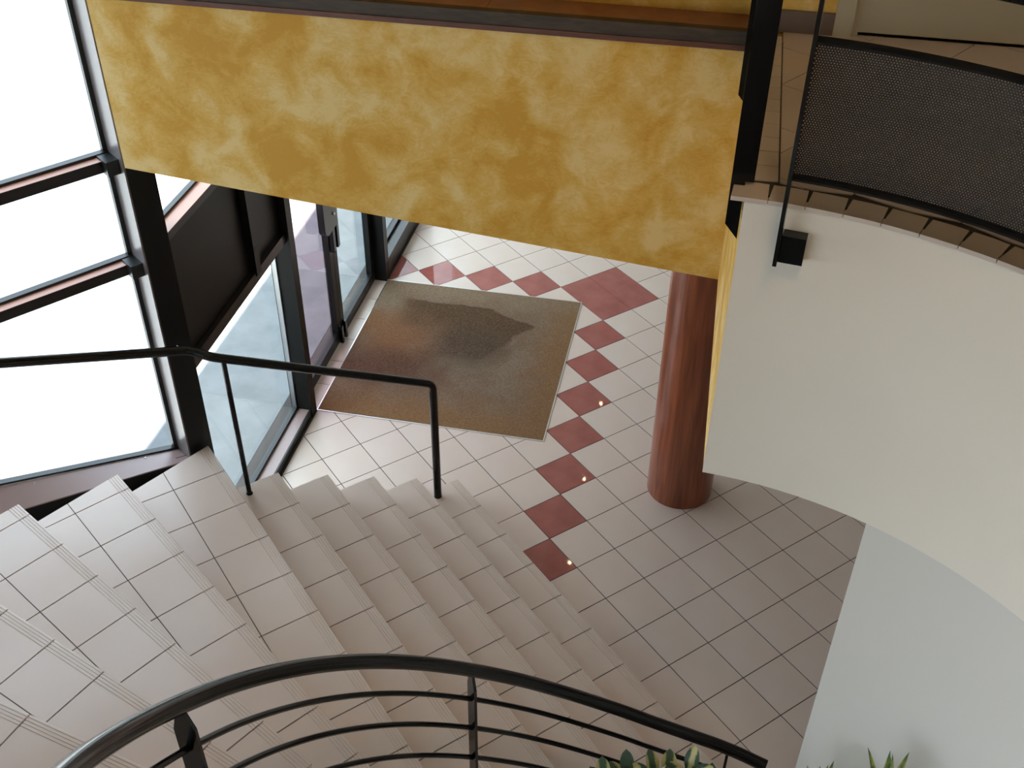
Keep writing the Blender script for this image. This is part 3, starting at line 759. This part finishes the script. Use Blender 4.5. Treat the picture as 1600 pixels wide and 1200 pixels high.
for k in range(1, 23):
    z = RISE * k
    Po, Pi = outer_pt(k), inner_pt(k); Qo, Qi = outer_pt(k + 1), inner_pt(k + 1)
    d = (Pi - Po).normalized(); bk = Vector((d.y, -d.x))
    (qx, qy), qa = noseline(k + 1); dn = Vector((math.cos(rad(qa)), math.sin(rad(qa)))); bn = Vector((dn.y, -dn.x))
    RS = .022                                             # riser set back under the nosing
    # body polygon
    pf_o, pf_i = Po + bk * RS, Pi + bk * RS
    pb_o, pb_i = Qo + bn * (RS + .02), Qi + bn * (RS + .02)
    poly = [pf_o, pf_i]
    if k >= 6:
        a0 = math.atan2(Pi.y - O[1], Pi.x - O[0]); a1 = math.atan2(Qi.y - O[1], Qi.x - O[0])
        if a1 < a0 - 3: a1 += 2 * math.pi
        if a0 < a1 - 3: a0 += 2 * math.pi
        poly += [Vector((O[0] + R_IN * math.cos(a0 + (a1 - a0) * f), O[1] + R_IN * math.sin(a0 + (a1 - a0) * f))) for f in (.3, .6)]
    poly += [pb_i, pb_o]
    if k == 5: poly = [pf_o, pf_i, pb_i, Vector((2.69, pb_o.y))]
    zb0 = 0.0 if k <= 8 else z - .36
    V, F = prism_vf([(p.x - ORG.x, p.y - ORG.y) for p in poly], zb0, z - .008)
    step = mesh('step', V, F, 'riser', st); step.data.materials.append(MATS['grout'])
    for p in step.data.polygons:
        if p.normal.z > .9: p.material_index = 1
    # tiles
    Lk = (Pi - Po).length
    if k > 12:
        tread_tile(step, Po, d, bk, 0, Lk, 0, 0, .45, z); continue
    ob = Vector((0, -1)) if k <= 5 else (obd if k <= 9 else (Qo - Po).normalized())
    s_out = ob.dot(d) / max(.2, ob.dot(bk))
    ib = (Qi - Pi).normalized() if k >= 2 else Vector((0, -1)); s_in = ib.dot(d) / max(.2, ib.dot(bk))
    if k <= 5: xs0 = .3
    elif k == 6: xs0 = 2.69 - Po.x
    elif k in first_joint: xs0 = first_joint[k]
    elif k == 9: xs0 = ((Vector((3.587, -4.019)) - Po).dot(d)) % T
    elif k == 10: xs0 = ((Vector((4.335, -4.075)) - Po).dot(d)) % T
    else: xs0 = .12
    cuts = [0.0]
    x = xs0
    while x < Lk - .06:
        if x > .03: cuts.append(x)
        x += T
    cuts.append(Lk)
    depth = .3054 - .002 if k <= 5 else .300
    g = .0034
    for i in range(len(cuts) - 1):
        a, b = cuts[i], cuts[i + 1]
        tread_tile(step, Po, d, bk, a + (g if i else 0), b - (g if i < len(cuts) - 2 else 0), s_out if i == 0 else 0.0, max(-1.5, min(1.5, s_in)) if i == len(cuts) - 2 else 0.0, depth, z)
    if k >= 6:
        c_ob = Vector((-obd.y, obd.x)) if k <= 9 else None
        for i in range(len(cuts) - 1):
            for row in (0, 1):
                y0, y1 = .3045 + row * T, .3045 + (row + 1) * T - .0045
                xa = cuts[i] + (g if i else -.5); xb = cuts[i + 1] - g
                q = [Po + d * xa + bk * y0, Po + d * xb + bk * y0, Po + d * xb + bk * y1, Po + d * xa + bk * y1]
                q = [(p.x, p.y) for p in q]
                lim = Vector((qx, qy)) + bn * (RS + .01)
                q = clip(q, -bn.x, -bn.y, -(bn.x * lim.x + bn.y * lim.y))
                if not q: continue
                if k <= 9: q = clip(q, c_ob.x, c_ob.y, c_ob.x * OB0[0] + c_ob.y * OB0[1])
                else:
                    e = (Qo - Po).normalized(); nn = Vector((-e.y, e.x)); q = clip(q, nn.x, nn.y, nn.x * Po.x + nn.y * Po.y)
                if area(q) < 3e-4: continue
                V, F = prism_vf([(p[0] - ORG.x, p[1] - ORG.y) for p in q], z - .018, z)
                mesh('tile', V, F, 'tile', step)

# ------------------------------------------------------------------ curved inner balustrade
bal = empty('curved_balustrade', (O[0], O[1], 0)); tag(bal, 'curved black steel balustrade sweeping down the inner edge of the stair', 'balustrade')
RZ = [(117, 1.145), (121, 1.150), (137, 1.215), (146, 1.315), (155, 1.442), (165, 1.62), (174.4, 1.80), (189.7, 2.12), (208.7, 2.52), (227, 2.91), (240.5, 3.22), (247, 3.375), (262, 3.72), (280, 4.13)]
RR = 1.35
def rz(a):
    xs = [q[0] for q in RZ]; return float(np.interp(a, xs, [q[1] for q in RZ]))
def rzs(a): return sum(rz(a + e) for e in (-5, -2.5, 0, 2.5, 5)) / 5 if a > 125 else rz(a)
def rp(a, dz=0.0, dr=0.0): return (RR + dr) * math.cos(rad(a)), (RR + dr) * math.sin(rad(a)), rzs(a) + dz
tube('handrail', [rp(a) for a in np.arange(120.0, 281, 2.0)], .027, 'black_steel', bal, 14)
for i, dz in enumerate((-.182, -.372, -.578, -.79)):
    tube('bar', [rp(a, dz) for a in np.arange(124.0, 281, 2.5)], .0105, 'black_steel', bal, 8)
def post(a, par):
    x, y, zt = rp(a); k = 0
    ux, uy = math.cos(rad(a)), math.sin(rad(a)); tx, ty = -uy, ux
    zb_ = max(0.0, zt - 1.02)
    V = []
    for zz, w in ((zb_, .030), (zt - .10, .030), (zt - .035, .014)):
        for sx_, sy_ in ((-1, -1), (1, -1), (1, 1), (-1, 1)):
            V.append((x + ux * w * sx_ + tx * .006 * sy_, y + uy * w * sx_ + ty * .006 * sy_, zz))
    V += [(v[0], v[1], zt - .01) for v in V[8:12]]
    F = [(3, 2, 1, 0), (12, 13, 14, 15)] + [(r * 4 + i, r * 4 + (i + 1) % 4, r * 4 + 4 + (i + 1) % 4, r * 4 + 4 + i) for r in range(3) for i in range(4)]
    mesh('post', V, F, 'black_steel', par)
for a in (127.0, 174.2, 226.0, 262.0): post(a, bal)

# ------------------------------------------------------------------ outer handrail
hr = empty('stair_handrail', (2.76, -1.413, RISE)); tag(hr, 'slim black tubular handrail with two posts on the outer stair edge', 'handrail')
HO = Vector((2.76, -1.413, RISE))
def L3(t, y, z): return Vector((POST[0] + DL[0] * t + NL[0] * y, POST[1] + DL[1] * t + NL[1] * y, z))
p0 = Vector((2.762, -1.413, RISE)); p1 = Vector((2.762, -1.413, 1.115)); p2 = Vector((2.70, -2.70, 1.80)); p2b = L3(.02, .17, 1.80)
p3 = L3(.10, .14, 1.795); p4 = L3(3.9, .14, 3.22)
r1 = bent([p0, p1, p2, L3(.05, .20, 1.83), L3(3.9, .20, 3.36)], .05)
transport_tube('rail', [p - HO for p in r1], .0255, 'black_steel', hr)
q0 = Vector((2.767, -2.65, RISE * 5)); q1 = Vector((2.710, -2.645, 1.765))
V, F = vtube_vf(q0 - HO, Vector((2.712, -2.64, 1.76)) - HO, .0145); o = mesh('post', V, F, 'black_steel', hr)
V, F = vtube_vf(L3(.06, .09, 1.80) - HO, L3(.06, .20, 1.83) - HO, .012); mesh('wall_bracket', V, F, 'black_steel', hr)
for p in (p0, q0):
    V, F = vtube_vf(p - HO + Vector((0, 0, -.001)), p - HO + Vector((0, 0, .004)), .026 if p is p0 else .019, 14); mesh('floor_collar', V, F, 'black_steel', hr)

# ------------------------------------------------------------------ balcony railing
br = empty('balcony_railing', (C2[0], C2[1], ZU)); tag(br, 'black curved balcony railing with perforated sheet panel', 'railing')
def bp_(a, z, r=1.452): return (r * math.cos(rad(a)), r * math.sin(rad(a)), z - ZU)
aP = 127.1; aE = 20.0
ang = np.linspace(aP, aE, 60)
tube('bottom_bar', [bp_(a, 3.812) for a in ang], .0125, 'black_steel', br, 8)
tube('top_bar', [bp_(a, 4.206) for a in ang], .0125, 'black_steel', br, 8)
tube('upper_bar', [bp_(a, 4.388) for a in ang], .0125, 'black_steel', br, 8)
tube('handrail', [bp_(a, 4.66) for a in np.linspace(aP + 1, aE, 60)], .024, 'black_steel', br, 10)
V = []; F = []; UV = []
for i, a in enumerate(ang):
    for z in (3.82, 4.198): V.append(bp_(a, z))
for i in range(len(ang) - 1): F.append((2 * i, 2 * i + 1, 2 * i + 3, 2 * i + 2))
pn = mesh('perforated_panel', V, F, 'perforated_sheet', br, smooth=True)
uv = pn.data.uv_layers.new(name='UVMap')
for p in pn.data.polygons:
    for li in p.loop_indices:
        vi = pn.data.loops[li].vertex_index; i, j = divmod(vi, 2)
        uv.data[li].uv = (1.452 * rad(aP - ang[i]), .378 * j)
for a in (aP, 92.0, 57.0, 22.0):
    ux, uy = math.cos(rad(a)), math.sin(rad(a)); fr = ((0, 0), (-uy, ux), (ux, uy))
    fbox('post', fr, -.006, .006, 1.432, 1.470, 3.525 - ZU, 4.66 - ZU, 'black_steel', br)
    fbox('fixing_block', fr, -.077, -.006, 1.462, R2 + .004, 3.525 - ZU, 3.615 - ZU, 'black_steel', br)
# side railing of the balcony, seen edge-on
sr = empty('side_railing', (A_[0], A_[1], ZU)); tag(sr, 'black side railing seen edge-on between yellow wall and balcony', 'railing')
sf = ((0, 0), (-S2, S2), (S2, S2))       # x away from the viewer along the side, y to the right (onto the floor)
def side_post(x):
    V = []; y0, y1 = -.046, .022
    prof_ = [(y0, -.135), (-.004, -.185), (-.004, .012), (y1, .012), (y1, 1.0), (y0, 1.0)]
    for xx in (x - .007, x + .007):
        for y, z in prof_: V.append((sf[1][0] * xx + sf[2][0] * y, sf[1][1] * xx + sf[2][1] * y, z))
    n = len(prof_); F = [tuple(range(n)), tuple(range(n, 2 * n))[::-1]] + [(i, (i + 1) % n, n + (i + 1) % n, n + i) for i in range(n)]
    mesh('post', V, F, 'black_steel', sr)
side_post(.06); side_post(1.06)
fbox('panel', sf, .06, 1.06, -.022, -.012, .11, .50, 'black_panel', sr)
fbox('handrail', sf, -.02, 1.24, -.035, .012, .94, .98, 'black_steel', sr)

# ------------------------------------------------------------------ plants in the stair well
def leaf_mesh(name, L, W, m, fold=.25, curl=.3, n=7, tip=1.0, pw=.75):
    V, F = [], []
    for i in range(n + 1):
        t = i / n; w = W * math.sin(math.pi * min(1, t ** tip * .95 + .05)) ** pw
        if i == n: w = .0004
        x = L * t; z = -curl * L * t * t
        V += [(x, -w, z + fold * w), (x, -w * .5, z + fold * w * .35), (x, 0, z), (x, w * .5, z + fold * w * .35), (x, w, z + fold * w)]
    for i in range(n):
        for j in range(4): a = i * 5 + j; F.append((a, a + 5, a + 6, a + 1))
    me = bpy.data.meshes.new(name); me.from_pydata(V, [], F); me.update(); me.materials.append(MATS[m])
    for p in me.polygons: p.use_smooth = True
    return me
def pot(par, r, h):
    pr_ = [(r * .72, 0), (r * .98, h * .86), (r * 1.06, h * .86), (r * 1.06, h), (r * .94, h), (r * .92, h * .9)]
    n = 28; V = [(q[0] * math.cos(2 * math.pi * i / n), q[0] * math.sin(2 * math.pi * i / n), q[1]) for q in pr_ for i in range(n)]
    F = [(k * n + i, k * n + (i + 1) % n, (k + 1) * n + (i + 1) % n, (k + 1) * n + i) for k in range(len(pr_) - 1) for i in range(n)] + [tuple(range(n))[::-1]]
    mesh('pot', V, F, 'terracotta', par)
    V, F = vtube_vf((0, 0, h * .8), (0, 0, h * .91), r * .925, 28); mesh('soil', V, F, 'soil', par)
def aim(o, d, roll=0):
    d = Vector(d).normalized(); up = Vector((0, 0, 1)); y = up.cross(d)
    y = y.normalized() if y.length > 1e-3 else Vector((0, 1, 0)); z = d.cross(y)
    mtx = Matrix((d, y, z)).transposed().to_4x4()
    o.matrix_local = Matrix.Translation(o.location) @ mtx @ Matrix.Rotation(roll, 4, 'X')
croton = empty('croton_plant', (5.74, -2.12, 0)); tag(croton, 'leafy variegated green and cream potted plant inside the curved balustrade', 'plant')
pot(croton, .20, .36)
lm = [leaf_mesh('leaf', .115, .030, 'leaf_cream_centre', .2, .25, 9, 1.25, .6), leaf_mesh('leaf', .11, .031, 'leaf_cream_edge', .2, .3, 9, 1.25, .6), leaf_mesh('leaf', .105, .029, 'leaf_dark', .2, .25, 9, 1.25, .6)]
rnd = random.Random(11)
tops = [(-.15, -.02, 1.31), (-.07, .05, 1.345), (-.03, .09, 1.36), (.03, .14, 1.425), (-.20, -.10, 1.26), (.02, -.05, 1.30), (.12, .05, 1.28), (.09, .20, 1.34), (.14, .24, 1.24)]
for tx, ty, tz in tops:
    transport_tube('stem', [(tx * .15, ty * .15, .33), (tx * .5, ty * .5, .8), (tx * .9, ty * .9, tz - .2), (tx, ty, tz - .05)], .008, 'stem', croton, 6)
    for j in range(13):
        a = j * 2.4 + rnd.uniform(-.3, .3); el = rad(75 - j * 8 + rnd.uniform(-8, 8))
        o = bpy.data.objects.new('leaf', lm[rnd.randrange(3)]); COL.objects.link(o); o.parent = croton
        o.location = (tx, ty, tz - .04 - j * .017)
        aim(o, (math.cos(a) * math.cos(el), math.sin(a) * math.cos(el), math.sin(el)), rnd.uniform(-.4, .4))
drac = empty('dracaena_plant', (6.30, -1.66, 0)); tag(drac, 'striped spiky yellow and green potted plant against the pale curved wall', 'plant')
pot(drac, .15, .32)
bm = [leaf_mesh('blade', .32, .016, 'striped_blade', .5, .08, 9), leaf_mesh('blade', .27, .015, 'striped_blade', .5, .05, 9)]
for tx, ty, tz in ((.055, .060, 1.575), (-.150, -.020, 1.31)):
    transport_tube('stem', [(tx * .2, ty * .2, .28), (tx * .6, ty * .6, .9), (tx, ty, tz)], .012, 'stem', drac, 8)
    for j in range(22):
        a = j * 2.4 + rnd.uniform(-.2, .2); el = rad(87 - j * 2.6 + rnd.uniform(-5, 5))
        o = bpy.data.objects.new('blade', bm[j % 2]); COL.objects.link(o); o.parent = drac
        o.location = (tx, ty, tz - j * .012)
        aim(o, (math.cos(a) * math.cos(el), math.sin(a) * math.cos(el), math.sin(el)), 0)

# ------------------------------------------------------------------ unseen fill lamp added to warm the upper floor and balcony front
lamp = empty('fill_lamp', (6.9, -2.7, ROOF)); tag(lamp, 'round warm fill lamp added out of view high above the stair well', 'lamp')
V, F = vtube_vf((0, 0, -.06), (0, 0, 0), .30, 32); mesh('lamp_body', V, F, 'steel', lamp)
V, F = vtube_vf((0, 0, -.10), (0, 0, -.06), .27, 32); mesh('diffuser', V, F, 'fill_lamp_glow', lamp)
